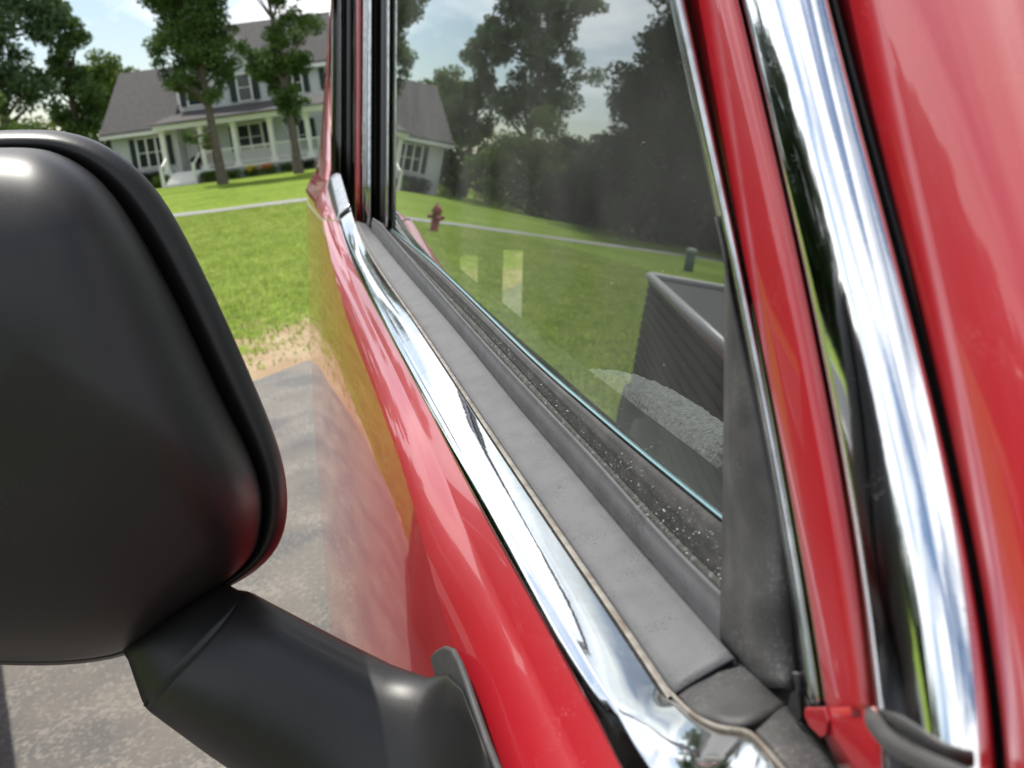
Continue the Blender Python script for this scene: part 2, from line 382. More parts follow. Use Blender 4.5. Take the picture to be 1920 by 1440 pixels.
# the wood left of the lawn, seen mirrored in the window
def mirror_az(px): return (-14.0 - (math.degrees(math.atan((px - CX) / F)) + 14.0))
def PM(px, d):
    a = math.radians(mirror_az(px)); return FB(math.tan(a) * d, d)
gw = 'trees at the edge of the wood left of the lawn'
W1 = tree('wood_edge_tree', PM(1150, 37), 9, [(0, 2, 2.0, 0), (1.5, 3.0, 1.8, 0), (-1.5, 3.4, 1.8, 0), (0, 5.0, 2.0, 0), (-1, 6.6, 1.5, 0), (.9, 7.2, 1.3, 0)],
     12000, .24, LEAF[2], 'dark tree at the wood edge, low and dense beside the lawn', gw, .25, cat='tree')
W2 = tree('wood_edge_tree', PM(1290, 34), 14, [(0, 2, 2.2, 0), (1.5, 4.0, 2.2, 0), (-1.9, 4.4, 2.0, 0), (0, 6.6, 2.4, 0), (1.6, 8.4, 1.9, 0), (-1.6, 9.4, 1.7, 0), (.6, 11, 1.9, 0), (-.4, 13, 1.5, 0)],
     20000, .24, LEAF[2], 'tallest dark tree of the wood edge, reaching over the others', gw, .32, cat='tree')
spots = [(1045, 42, .55, 1), (1085, 40, .6, 1), (1215, 37, 1.05, 1), (1190, 33.5, .95, 2), (1370, 32, .95, 2), (1440, 31, 1.0, 2), (1520, 30, .9, 2), (1250, 41, 1.1, 2), (1345, 39, 1.15, 2), (1600, 30, 1.0, 2), (1700, 29, 1.0, 2)]
WL = ['first dark tree of the wood, at its end nearest the house', 'second dark tree of the wood counted from the house', 'low broad tree beside the tallest tree of the wood, behind it', 'dark tree standing just in front of the tallest tree of the wood',
      'dark tree behind the trailer, right beyond the tallest tree of the wood', 'dark tree behind the middle of the trailer', 'dark tree behind the near end of the trailer', 'tree set back in the wood just left of the tallest one', 'tree set back in the wood just right of the tallest one',
      'last tree but one at the far end of the wood edge, away from the house', 'last tree at the end of the wood edge, farthest from the house']
for i, (px, d, s, k) in enumerate(spots):
    src = W1 if k == 1 else W2
    dup_tree(src, PM(px, d), s, i * 1.7, WL[i], gw)
UNDER = leaves_mesh('undergrowth', [PM(px, d) + np.array([0, 0, .9]) for px, d in zip(np.linspace(985, 1900, 46), np.linspace(43, 28, 46))], [1.7] * 46, 26000, .26, .9)
UNDER.materials.append(LEAF[2])
uo = bpy.data.objects.new('undergrowth', UNDER); COL.objects.link(uo); tag(uo, 'dark undergrowth filling the edge of the wood beside the lawn', 'undergrowth', kind='stuff')
# the rest of the surroundings: a distant wood right round the plot
cs = []; rs = []
for q in np.arange(0, 360, 3.2):
    r_ = 62 + 8 * rng.random(); a = math.radians(q)
    ahead = abs((q + 180) % 360 - 180) < 46
    if ahead: r_ += 34
    left = -75 < ((q + 180) % 360 - 180) < -44
    for _ in range(5):
        hh = (.8 + rng.random() * (7.5 if not ahead else 5))
        cs.append(FB(math.sin(a) * r_ + rng.normal() * 2, math.cos(a) * r_ + rng.normal() * 2) + np.array([0, 0, hh])); rs.append(2.2 + 1.6 * rng.random())
    for _ in range(3):
        cs.append(FB(math.sin(a) * (r_ + 2) + rng.normal() * 1.5, math.cos(a) * (r_ + 2) + rng.normal() * 1.5) + np.array([0, 0, .6 + 2.2 * rng.random()])); rs.append(2.4)
wm = leaves_mesh('woodland', cs, rs, 170000, .72, .9); wm.materials.append(LEAF[2])
wo = bpy.data.objects.new('woodland', wm); COL.objects.link(wo); tag(wo, 'distant wood surrounding the house and lawn', 'woodland', kind='stuff')

# grass blades on the near lawn
n = 150000
a_ = -13 + rng.random(n) * 13; b_ = 2.5 + (rng.random(n) ** 1.4) * 21
keep = np.array([(bv > drive_end(av) + .05) and (rng.random() < min(1, .06 + max(0, (bv - drive_end(av)) / 3.4)) if av > -2.7 else rng.random() < .9) for av, bv in zip(a_, b_)])
a_, b_ = a_[keep], b_[keep]; n = len(a_)
base = rt[None] * a_[:, None] + fw[None] * b_[:, None]; base[:, 2] = SLOPE * np.maximum(0, b_ - 4)
th = rng.random(n) * 6.283; wd = .006 + .01 * rng.random(n); hh = .025 + .04 * rng.random(n)
dv_ = np.stack([np.cos(th), np.sin(th), 0 * th], 1); ln = rng.normal(size=(n, 3)) * .025; ln[:, 2] = hh
v = np.stack([base - dv_ * wd[:, None], base + dv_ * wd[:, None], base + ln], 1).reshape(-1, 3)
me = bpy.data.meshes.new('grass'); me.vertices.add(3 * n); me.vertices.foreach_set('co', v.ravel().astype(np.float32))
me.loops.add(3 * n); me.loops.foreach_set('vertex_index', np.arange(3 * n, dtype=np.int32)); me.polygons.add(n); me.polygons.foreach_set('loop_start', np.arange(0, 3 * n, 3, dtype=np.int32)); me.update(calc_edges=True)
GB = mat('grass_blade', (.24, .33, .055), .6, noise=(2.5, 6, .3, .7), color2=(.42, .46, .14), trans=.45, spec=.2); me.materials.append(GB)
go = bpy.data.objects.new('grass', me); COL.objects.link(go); tag(go, 'short bright green grass of the lawn beyond the driveway', 'grass', kind='stuff')

# ================================================================== HOUSE
SID = mat('pale_siding', (.60, .62, .63), .6, noise=(2, 4, .3, .7), color2=(.55, .57, .59))
WHITE = mat('white_trim', (.80, .80, .78), .5)
SHING = mat('roof_shingle', (.072, .066, .066), .9, noise=(5, 8, .35, .65), color2=(.052, .048, .049), bump=(14, .6, .03))
SHUT = mat('dark_shutter', (.018, .030, .032), .5)
PANE = mat('window_pane', (.03, .04, .045), .05, spec=.8)
CURT = mat('curtain', (.5, .5, .48), .8)
DOORM = mat('front_door', (.20, .05, .04), .45)
BRICKF = mat('porch_base', (.50, .50, .49), .8)
house = empty('white_house', FB(-14, 50)); tag(house, 'two-storey pale grey house with white columned porch and grey shingle roof', 'house')
hinv = -np.array(FB(-14, 50))
def HX(p): return FB(p[0], p[1], p[2]) + hinv      # house frame (right, ahead, up) in the house's own space
def hb(name, a, b, m, parent=house): return MB().box(a, b, HX).build(name, m, parent)
def sub(name, a, b, m, parent): return MB().box(a, b, HX).build(name, m, parent)
ZG = .35
# walls
hb('wall', (-20.9, 50.6, ZG), (-17.32, 58, 3.6), SID)                    # wing
o = MB(); o.box((-17.3, 51.7, ZG), (-11.8, 60, 6.3), HX); o.build('wall', SID, house)
hb('wall', (-11.79, 53.5, ZG), (-3.4, 60, 6.3), SID)
o = MB(); o.poly([(-17.3, 51.7, 6.301), (-11.8, 51.7, 6.301), (-14.55, 51.7, 8.45)], HX); o.poly([(-17.3, 51.8, 6.301), (-14.55, 51.8, 8.45), (-11.8, 51.8, 6.301)], HX); o.build('gable_wall', SID, house)
# clapboards on the parts that face the lawn
clap = None
def clapboards(a0, a1, b, z0, z1, top=None):
    z = z0
    while z < z1:
        x0, x1 = (a0, a1) if top is None else top(z)
        if x1 - x0 > .3:
            hb('clapboard', (x0, b - .022, z), (x1, b - .002, z + .205), SID)
        z += .22
# roofs
def roof(name, pts_quads, parent=house, th=.16):
    o = MB()
    for q in pts_quads:
        o.poly(q, HX); o.poly([(p[0], p[1], p[2] - th) for p in q][::-1], HX)
        for i in range(4):
            p, r = q[i], q[(i + 1) % 4]
            o.poly([p, (p[0], p[1], p[2] - th), (r[0], r[1], r[2] - th), r], HX)
    return o.build(name, SHING, parent)
roof('roof', [[(-21.3, 50.2, 3.66), (-17.3, 50.2, 3.66), (-17.3, 54.4, 7.2), (-21.3, 54.4, 7.2)], [(-21.3, 54.4, 7.2), (-17.3, 54.4, 7.2), (-17.3, 58.6, 3.66), (-21.3, 58.6, 3.66)]])
o = MB(); o.poly([(-20.9, 50.6, 3.6), (-20.9, 54.4, 7.0), (-20.9, 58, 3.6)], HX); o.build('gable_wall', SID, house)
roof('roof', [[(-17.7, 53.2, 6.35), (-3, 53.2, 6.35), (-3, 57, 9.5), (-17.7, 57, 9.5)], [(-17.7, 57, 9.5), (-3, 57, 9.5), (-3, 60.8, 6.35), (-17.7, 60.8, 6.35)]])
roof('roof', [[(-17.65, 51.35, 6.28), (-14.55, 51.35, 8.72), (-14.55, 56.2, 8.72), (-17.65, 53.4, 6.28)][::-1], [(-14.55, 51.35, 8.72), (-11.45, 51.35, 6.28), (-11.45, 53.4, 6.28), (-14.55, 56.2, 8.72)][::-1]])
# white rake boards and corner boards
for s in (-1, 1):
    o = MB(); x0, x1 = -14.55, -14.55 + s * 3.12
    o.poly([(x0, 51.33, 8.74), (x0, 51.33, 8.46), (x1, 51.33, 6.0), (x1, 51.33, 6.28)], HX); o.poly([(x0, 51.28, 8.74), (x0, 51.28, 8.46), (x1, 51.28, 6.0), (x1, 51.28, 6.28)][::-1], HX)
    o.poly([(x0, 51.28, 8.46), (x0, 51.33, 8.46), (x1, 51.33, 6.0), (x1, 51.28, 6.0)], HX); o.build('rake_board', WHITE, house)
hb('corner_board', (-11.98, 51.64, 4.3), (-11.78, 51.72, 6.05), WHITE); hb('corner_board', (-17.32, 51.64, 4.1), (-17.1, 51.72, 6.05), WHITE)
hb('eave_return', (-12.7, 51.35, 6.0), (-11.5, 51.62, 6.16), WHITE)
hb('eave_board', (-21.3, 50.12, 3.36), (-18.12, 50.2, 3.56), WHITE); hb('eave_board', (-11.4, 53.1, 6.02), (-3, 53.18, 6.24), WHITE)
# porch
hb('porch_deck', (-17.95, 49.3, 1.02), (-5, 51.68, 1.16), WHITE)
hb('porch_base', (-17.85, 49.4, ZG), (-5.1, 51.6, 1.0), BRICKF)
roof('porch_roof', [[(-18.15, 49.0, 3.80), (-4.6, 49.0, 3.80), (-4.6, 51.68, 4.42), (-17.3, 51.68, 4.42)]], th=.05)
hb('porch_beam', (-18.05, 49.15, 3.44), (-4.8, 49.35, 3.72), WHITE)
hb('porch_ceiling', (-17.9, 49.37, 3.5), (-5, 51.66, 3.56), WHITE)
cols = [-17.72, -15.68, -13.92, -11.98, -10.02, -8.06, -6.1]
cm = None
for i, a in enumerate(cols):
    o = MB(); o.box((a - .12, 49.32 + .06, 1.165), (a + .12, 49.62, 3.43), HX); c = o.build('column', WHITE, house)
    sub('column_base', (a - .17, 49.34, 1.162), (a + .17, 49.66, 1.34), WHITE, c); sub('column_capital', (a - .16, 49.35, 3.28), (a + .16, 49.65, 3.432), WHITE, c)
for i in range(1, len(cols) - 1):
    x0, x1 = cols[i] + .13, cols[i + 1] - .13
    hb('porch_rail', (x0, 49.45, 2.02), (x1, 49.55, 2.10), WHITE); hb('porch_rail', (x0, 49.46, 1.26), (x1, 49.54, 1.32), WHITE)
    x = x0 + .10; 
    proto = MB().box((-.022, -.022, 1.322), (.022, .022, 2.018)).build('baluster', WHITE, house) if i == 1 else proto
    first = i == 1
    while x < x1 - .05:
        q = proto if first else proto.copy()
        if not first: COL.objects.link(q); q.parent = house
        first = False
        L0 = FB(x, 49.5, 0) + np.array([hinv[0], hinv[1], 0]); q.location = (L0[0], L0[1], hinv[2]); q.rotation_euler = (0, 0, math.atan2(rt[1], rt[0])); x += .135
# steps
for i in range(4):
    hb('step', (-17.5, 48.1 + i * .31, ZG), (-16.0, 48.1 + i * .31 + .302, .60 + i * .14), WHITE)
hb('newel_post', (-17.66, 48.1, ZG), (-17.52, 48.24, 1.6), WHITE); hb('newel_post', (-15.97, 48.1, ZG), (-15.83, 48.24, 1.6), WHITE)
for a in (-17.6, -15.9):
    o = MB(); o.poly([(a, 48.12, 1.5), (a + .06, 48.12, 1.5), (a + .06, 49.35, 2.1), (a, 49.35, 2.1)], HX); o.poly([(a, 48.12, 1.42), (a, 49.35, 2.02), (a + .06, 49.35, 2.02), (a + .06, 48.12, 1.42)], HX)
    o.poly([(a, 48.12, 1.42), (a, 48.12, 1.5), (a, 49.35, 2.1), (a, 49.35, 2.02)], HX); o.poly([(a + .06, 48.12, 1.42), (a + .06, 49.35, 2.02), (a + .06, 49.35, 2.1), (a + .06, 48.12, 1.5)], HX); o.build('step_rail', WHITE, house)
# windows
def window(a0, a1, z0, z1, b, sashes=1, sh=(1, 1), swd=.34):
    fr = MB(); t = .07
    fr.box((a0 - t, b - .07, z0 - t), (a1 + t, b - .03, z0), HX); fr.box((a0 - t, b - .07, z1), (a1 + t, b - .03, z1 + t * 1.4), HX)
    wds = (a1 - a0) / sashes
    for i in range(sashes + 1):
        x = a0 + i * wds; fr.box((x - t * .7, b - .068, z0), (x + t * .7, b - .028, z1), HX)
    f = fr.build('window', WHITE, house)
    for i in range(sashes):
        x0 = a0 + i * wds + t * .7; x1 = a0 + (i + 1) * wds - t * .7; zm = (z0 + z1) / 2
        sub('pane', (x0, b - .05, z0), (x1, b - .04, zm - .025), PANE, f); sub('pane', (x0, b - .045, zm + .025), (x1, b - .035, z1), PANE, f)
        sub('sash_bar', (x0, b - .06, zm - .024), (x1, b - .03, zm + .024), WHITE, f)
    if sh[0]: hb('shutter', (a0 - t - swd, b - .08, z0 - .02), (a0 - t - .02, b - .03, z1 + .04), SHUT)
    if sh[1]: hb('shutter', (a1 + t + .02, b - .08, z0 - .02), (a1 + t + swd, b - .03, z1 + .04), SHUT)
window(-19.55, -18.0, 1.66, 3.18, 50.6, 3, (1, 1), .30)
window(-16.75, -15.95, 4.7, 5.95, 51.7, 1); window(-13.95, -13.2, 4.6, 6.0, 51.7, 1, (1, 1), .36)
window(-14.35, -13.0, 1.9, 3.25, 51.7, 2, (1, 1), .36)
window(-11.4, -10.8, 1.5, 3.2, 53.5, 1, (1, 1)); window(-11.25, -10.75, 4.75, 5.9, 53.5, 1, (1, 1)); window(-9.3, -8.5, 4.75, 5.9, 53.5, 1, (1, 1)); window(-9.3, -8.2, 1.8, 3.2, 53.5, 2, (1, 1))
d = hb('door', (-16.6, 51.62, 1.17), (-15.65, 51.69, 3.25), DOORM); sub('handle', (-15.8, 51.57, 2.1), (-15.74, 51.615, 2.2), CHROME, d)
# chimney
hb('chimney', (-7.8, 57.4, 8.6), (-6.9, 58.3, 10.4), BRICKF)
# planting round the porch
def shrub(a, b, w_, h_, leafm, label, n=1500, size=.09, cat='shrub', group=None, nm='shrub'):
    base = FB(a, b); k = max(2, int(w_ / h_ * 2.2)); cs = [np.array([0, 0, h_ * .5]) + rt * (x) for x in np.linspace(-w_ / 2 + h_ * .4, w_ / 2 - h_ * .4, k)]
    root = empty(nm, base); tag(root, label, cat, group)
    me = leaves_mesh('foliage', cs, [h_ * .55] * k, n, size, .9); me.materials.append(leafm); c = bpy.data.objects.new('foliage', me); COL.objects.link(c); c.parent = root
    tube('stem', [(0, 0, -.1), (0, 0, h_ * .6)], .03, BARK, root, 6)
    return root
shrub(-18.9, 50.1, 2.6, .95, LEAF[2], 'dark clipped hedge below the three-part window of the wing', 5000)
shrub(-18.0, 49.2, 1.0, .7, LEAF[1], 'small light green shrub left of the porch steps', 1800)
shrub(-21.5, 49.6, 1.6, 1.2, LEAF[2], 'dark shrub at the outer corner of the house wing', 3000)
shrub(-23.8, 49.4, 2.2, 1.5, LEAF[2], 'wide dark shrub out beyond the corner of the wing', 3500)
shrub(-15.3, 48.9, 1.0, .6, LEAF[1], 'light green shrub right of the porch steps', 1500)
FLY = mat('yellow_flower', (.75, .55, .03), .6); FLO = mat('orange_flower', (.75, .25, .03), .6)
for i, (a, lab, k, fm) in enumerate([(-14.2, 'flower clump nearest the slim tree, by the porch base', 1, None), (-13.2, 'yellow flowering clump below the porch railing', 1, FLY), (-12.3, 'orange flowering clump below the porch railing', 1, FLO),
                                    (-11.3, 'low green clump between the flowers and the dark shrub at the porch', 0, None), (-10.2, 'dark low shrub at the porch base, farthest right in view', 2, None)]):
    r_ = shrub(a, 48.95, .85, .5, LEAF[k], lab, 1000, .08, 'flowering plant' if fm else 'shrub', 'plants along the porch base', 'flower_clump')
    if fm:
        mm_ = leaves_mesh('blossoms', [np.array([0, 0, .42])], [.34], 160, .09, .6); mm_.materials.append(fm); c = bpy.data.objects.new('blossoms', mm_); COL.objects.link(c); c.parent = r_
# potted plant on the porch and hanging pot
pot = empty('potted_plant', FB(-16.3, 49.9, 1.165)); tag(pot, 'dark potted plant standing on the porch by the steps', 'plant')
lathe('pot', [(.13, 0), (.19, .3), (.2, .32)], SHUT, pot, 12); mm_ = leaves_mesh('foliage', [np.array([0, 0, .5])], [.3], 500, .1); mm_.materials.append(LEAF[2]); c = bpy.data.objects.new('foliage', mm_); COL.objects.link(c); c.parent = pot

# ================================================================== HYDRANT and PEDESTAL (seen in the window's reflection)
HRED = mat('hydrant_paint', (.28, .05, .035), .5, noise=(12, 5, .4, .7), color2=(.18, .04, .03))
hp = RG(813, 434); hy = empty('fire_hydrant', hp); tag(hy, 'dull red fire hydrant on the lawn in front of the gravel path', 'fire hydrant')
s = .98
lathe('barrel', [(.13, 0), (.13, .03), (.10, .035), (.10, .44), (.125, .445), (.125, .48), (.10, .485)], HRED, hy, 20)
lathe('bonnet', [(.13, .49), (.135, .52), (.12, .56), (.085, .62), (.05, .655), (.035, .66), (.035, .70), (.001, .705)], HRED, hy, 20)
for k in (-1, 1):
    o = lathe('side_outlet', [(.045, .09), (.045, .16), (.058, .165), (.058, .20), (.03, .205), (.03, .23)], HRED, hy, 12, X=lambda p: rt * k * p[2] + fw * p[0] + np.array([0, 0, .36 + p[1]]))
lathe('front_outlet', [(.06, .09), (.06, .15), (.075, .155), (.075, .19), (.03, .195), (.03, .22)], HRED, hy, 12, X=lambda p: -fw * p[2] + rt * p[0] + np.array([0, 0, .33 + p[1]]))
pp_ = RG(1290, 508); pe = empty('utility_pedestal', pp_); tag(pe, 'green utility pedestal with pale cap on the lawn by the path', 'utility pedestal')
lathe('post', [(.13, -.05), (.13, .5), (.12, .505)], mat('pedestal_green', (.05, .10, .08), .5), pe, 12)
lathe('cap', [(.15, .51), (.15, .58), (.12, .61), (.001, .62)], mat('pedestal_cap', (.35, .38, .36), .5), pe, 12)

# ================================================================== TRAILER (mirrored in the window)
def RZ(px, py, z):
    p = P(px, py, 0); r = ray(px, py); r = r - 2 * (r @ eN) * eN; return p + r * ((z - p[2]) / r[2])
tA, tB, tC = RZ(1218, 514, 1.1), RZ(1420, 706, 1.1), RZ(1390, 503, 1.1)
tU = tB - tA; tU[2] = 0; tLn = np.linalg.norm(tU); tU /= tLn; tW = tC - tA; tW[2] = 0; tW /= np.linalg.norm(tW); tW = tW - (tW @ tU) * tU; tW /= np.linalg.norm(tW)
tr_ = empty('utility_trailer', (tA[0], tA[1], 0)); tag(tr_, 'dark slatted utility trailer with a pale top rail, on the grass beside the driveway', 'trailer')
TX = lambda p: tU * p[0] + tW * p[1] + np.array([0, 0, p[2]])
TD = mat('trailer_paint', (.022, .021, .022), .7, bump=(200, .3, .001)); TS = mat('trailer_slat', (.034, .030, .031), .75); RL = mat('trailer_rail', (.36, .37, .37), .4); CV = mat('trailer_cover', (.040, .040, .045), .85, bump=(6, .8, .05))
MB().box((.03, .03, .35), (tLn - .03, 1.57, 1.03), TX).build('box', TD, tr_)
for k in range(13):
    z = .36 + k * .052
    MB().box((0, 0, z), (tLn, .026, z + .036), TX).build('slat', TS, tr_); MB().box((0, .03, z), (.026, 1.57, z + .036), TX).build('slat', TS, tr_)
o = MB().box((.0, .0, 1.035), (tLn, 1.6, 1.075), TX).build('cover', CV, tr_)
tube('rail', [TX(p) for p in [(.02, 1.6, 1.09), (0, .9, 1.09), (0, .03, 1.09), (.03, 0, 1.09), (.5, 0, 1.09), (tLn * .5, 0, 1.09), (tLn, 0, 1.09)]], .026, RL, tr_, 10)
for a in (.8, 1.6):
    for k in (-.02, 1.62):
        lathe('wheel', [(.08, -.05), (.16, -.08), (.27, -.07), (.28, 0), (.27, .07), (.16, .08), (.08, .05)], TYRE, tr_, 20, X=lambda p: TX((a + p[0], k + p[2], .285 + p[1])))
# ================================================================== CAR
car = empty('parked_car', (0, 0, 0)); tag(car, 'red car with chrome window trim and black door mirror, parked on the driveway', 'car')
def edge(pts, Wo, deg=3, ytop=None, ybot=None):
    """an edge line of the body traced along the plane Wo; returns V as a function of L (numpy arrays)"""
    ys = np.array([p[1] for p in pts], float); xs = np.array([p[0] for p in pts], float)
    y0, y1 = ys.min(), ys.max()
    yy = np.linspace(y0, y1, 260); xx = np.interp(yy, ys, xs)
    for _ in range(220): xx[1:-1] = (xx[:-2] + 2 * xx[1:-1] + xx[2:]) / 4
    if ybot and ybot > y1:
        m_ = (xx[-1] - xx[-8]) / (yy[-1] - yy[-8]); e = np.linspace(y1 + 4, ybot, 40); xx = np.append(xx, xx[-1] + m_ * (e - y1)); yy = np.append(yy, e)
    q = np.array([toLWV(P(x, y, Wo)) for x, y in zip(xx, yy)])
    o_ = np.argsort(q[:, 0]); L_ = q[o_, 0]; V_q = q[o_, 2]
    lg = np.linspace(math.log(L_[0]), math.log(L_[-1]), 200); Vr = np.interp(lg, np.log(L_), V_q)
    for _ in range(120): Vr[1:-1] = (Vr[:-2] + 2 * Vr[1:-1] + Vr[2:]) / 4
    return np.exp(lg), Vr, Wo
def extend(E, Lmax=None):
    L_, V, Wo = E
    return E
def ev(E, L_):
    Ls, V, Wo = E
    v = np.interp(L_, Ls, V)
    # straight continuation past both ends
    m0 = (V[10] - V[0]) / (Ls[10] - Ls[0]); m1 = (V[-1] - V[-6]) / (Ls[-1] - Ls[-6])
    v = np.where(L_ < Ls[0], V[0] + m0 * (L_ - Ls[0]), v); v = np.where(L_ > Ls[-1], V[-1] + m1 * np.minimum(L_ - Ls[-1], .05), v)
    return v
E2 = edge([(612, 345), (620, 385), (637, 452), (669, 517), (693, 560), (716, 602), (747, 660), (775, 712), (794, 748), (820, 799), (846, 852), (874, 907), (897, 950), (925, 1000), (961, 1062), (994, 1120), (1038, 1200), (1089, 1296), (1145, 1400), (1168, 1440)], .060, 4, ybot=1650)
E3 = edge([(622, 345), (632, 405), (641, 439), (653, 460), (671, 496), (694, 537), (716, 577), (727, 600), (747, 635), (775, 686), (800, 730), (822, 769), (839, 800), (874, 860), (911, 924), (955, 1000), (992, 1062), (1031, 1130), (1073, 1203), (1110, 1265), (1150, 1331), (1183, 1378), (1202, 1400)], .0555, 4, ybot=1500)
E4 = edge([(641, 335), (670, 443), (684, 467), (709, 507), (734, 540), (753, 567), (777, 600), (800, 634), (825, 672), (850, 709), (878, 751), (908, 798), (942, 848), (980, 904), (1014, 953), (1046, 1001), (1094, 1070), (1136, 1131), (1182, 1198), (1234, 1277)], .036, 4, ybot=1300)
E5 = edge([(697, 431), (722, 464), (756, 507), (795, 550), (837, 597), (880, 647), (914, 692), (956, 744), (1003, 799), (1061, 864), (1115, 929), (1172, 998), (1240, 1076), (1284, 1127), (1345, 1194)], .012, 4)
E6 = edge([(722, 427), (756, 468), (803, 522), (842, 566), (870, 599), (911, 644), (950, 686), (996, 734), (1059, 800), (1108, 848), (1150, 897), (1195, 948), (1237, 997), (1298, 1058), (1348, 1105)], .008, 4, ybot=1180)
E7 = edge([(729, 428), (800, 500), (850, 548), (930, 628), (1010, 712), (1100, 805), (1200, 905), (1290, 1000), (1352, 1052)], .0035, 4, ybot=1130)
E8 = edge([(735, 432), (796, 479), (875, 554), (950, 628), (1008, 685), (1100, 764), (1192, 843), (1283, 917), (1354, 975)], .0, 4, ybot=1060)
E1 = edge([(607, 420), (623, 499), (643, 582), (679, 672), (719, 777), (762, 893), (802, 1050), (833, 1170), (857, 1235), (896, 1332), (937, 1440)], .084, 4, ybot=1700)
def st(L0, L1, n=90): return np.exp(np.linspace(math.log(L0), math.log(L1), n))
def loft(name, edges, Ls, m, bul=None, k=6, thick=0, parent=car, closed=False, off=-1):
    rows = []
    sec = [np.stack([np.full_like(Ls, e[2]) if not callable(e[2]) else e[2](Ls), ev(e, Ls)], 1) for e in edges]
    bul = bul or [0] * (len(edges) - 1)
    for i in range(len(Ls)):
        row = []
        for j in range(len(edges) - 1):
            a, b = sec[j][i], sec[j + 1][i]; d = b - a; nrm = np.array([d[1], -d[0]]); ln_ = np.linalg.norm(nrm) + 1e-9; nrm = nrm / ln_
            if nrm[0] + nrm[1] < 0: nrm = -nrm
            for t in np.arange(k) / k if j < len(edges) - 2 else np.arange(k + 1) / k:
                q = a + d * t + nrm * bul[j] * 4 * t * (1 - t); row.append(W3(Ls[i], q[0], q[1]))
        rows.append(row)
    return grid(name, rows, m, parent, thick=thick, off=off)
def mid(Ea, Eb, t, dW=0, dV=0):
    Ls = Ea[0]; return (Ls, ev(Ea, Ls) * (1 - t) + ev(Eb, Ls) * t + dV, Ea[2] * (1 - t) + Eb[2] * t + dW)
LS = st(.20, 1.78); LR = st(1.79, 3.1, 40)
LN = .33   # near end of the sill strips
# red shoulder below the chrome

loft('door_shoulder', [mid(E2, E2, 0, -.004, -.001), mid(E2, E1, .3, -.0005, -.0025), E1], LS, RED, [.0003, .0020], 10)
loft('quarter_shoulder', [mid(E2, E2, 0, -.004, -.001), mid(E2, E1, .3, -.0005, -.0025), E1], LR, RED, [.0003, .0020], 10)
# door skin and rear quarter below the shoulder
def side(L_, d):
    v = float(ev(E1, np.array([L_]))[0]) - d
    Wd = .084 + .036 * (1 - .62 * min(1, max(0, (L_ - .7) / 1.8))) * (1 - math.exp(-d / .12))  - .045 * d - .05 * max(0, d - .75)
    if L_ > 2.3: Wd -= .012 * (L_ - 2.3) ** 2 + (.30 * (L_ - 3.1) ** 2 if L_ > 3.1 else 0)
    if L_ < -.4: Wd -= .06 * (-.4 - L_) ** 2
    return W3(L_, Wd, v)
ds = np.concatenate([[0, .004, .01, .02, .032, .046, .062, .08, .1, .125, .15, .18], np.linspace(.215, 1.0, 24)])
def gapL(d): return 1.79 + .55 * min(1, d / .30) ** 1.5 * .6
grid('door_skin', [[side(.08 + (gapL(d) - .08) * t ** 1.4, d) for d in ds] for t in np.linspace(0, 1, 60)], RED, car)
grid('quarter_panel', [[side(gapL(d) + .006 + (3.45 - gapL(d)) * t, d) for d in ds] for t in np.linspace(0, 1, 40)], RED, car)
grid('front_fender', [[side(-1.25 + 1.324 * t, d) for d in ds] for t in np.linspace(0, 1, 20)], RED, car)
# chrome belt moulding
loft('rear_belt_moulding', [E2, mid(E2, E3, .9, .0004), mid(E3, E4, .08, .0003, .0004), mid(E3, E4, .5, .0004, .0009), E4], st(1.75, 2.12, 16), CHROME_DULL, [.0006, .0002, .0001, .0001], 5, thick=.0015)
# sealant line between chrome and rubber
loft('sealant_line', [mid(E4, E4, 0, .0015, .0012), mid(E4, E5, .02, 0, .0014), mid(E4, E5, .045, 0, .0008)], st(.267, 1.6), PUTTY, [.0004, .0002], 3)
# weatherstrips
loft('outer_weatherstrip', [mid(E4, E5, .05, 0, -.0005), mid(E4, E5, .07, 0, .002), mid(E4, E5, .9, 0, .0022), mid(E4, E5, .985), mid(E4, E5, 1.0, 0, -.006)], st(.2675, 1.62), RUBBER, [.0002, .0003, .0004, 0], 4, thick=.001)
loft('weatherstrip_lip', [mid(E5, E6, .05, 0, -.006), mid(E5, E6, .30, 0, -.002), mid(E5, E6, .75, 0, .0008), mid(E5, E6, 1.), mid(E5, E6, 1.05, 0, -.005)], st(.281, 1.60), RUBBER, [.0, .0008, .0006, 0], 4)
loft('dusty_channel', [mid(E6, E7, -.1, 0, -.006), mid(E6, E7, .35, 0, -.004), mid(E6, E7, .8, 0, -.005), mid(E6, E7, 1., 0, -.007)], st(.274, 1.58), FELT, [0, .0006, 0], 4)
loft('inner_weatherstrip', [mid(E7, E8, -.05, 0, -.006), mid(E7, E8, .15, 0, -.0015), mid(E7, E8, .6, .001, -.001), mid(E7, E8, 1., .0005, -.001)], st(.284, 1.56), RUBBER_D, [.0, .0006, .0004], 4)
ge = st(.26, 1.50, 60); gv = ev(E8, ge)
tube('glass_edge', [W3(a, .0005, b + .0012) for a, b in zip(ge, gv)], [.0004 + .0005 * a for a in ge], GEDGE, car, 6)
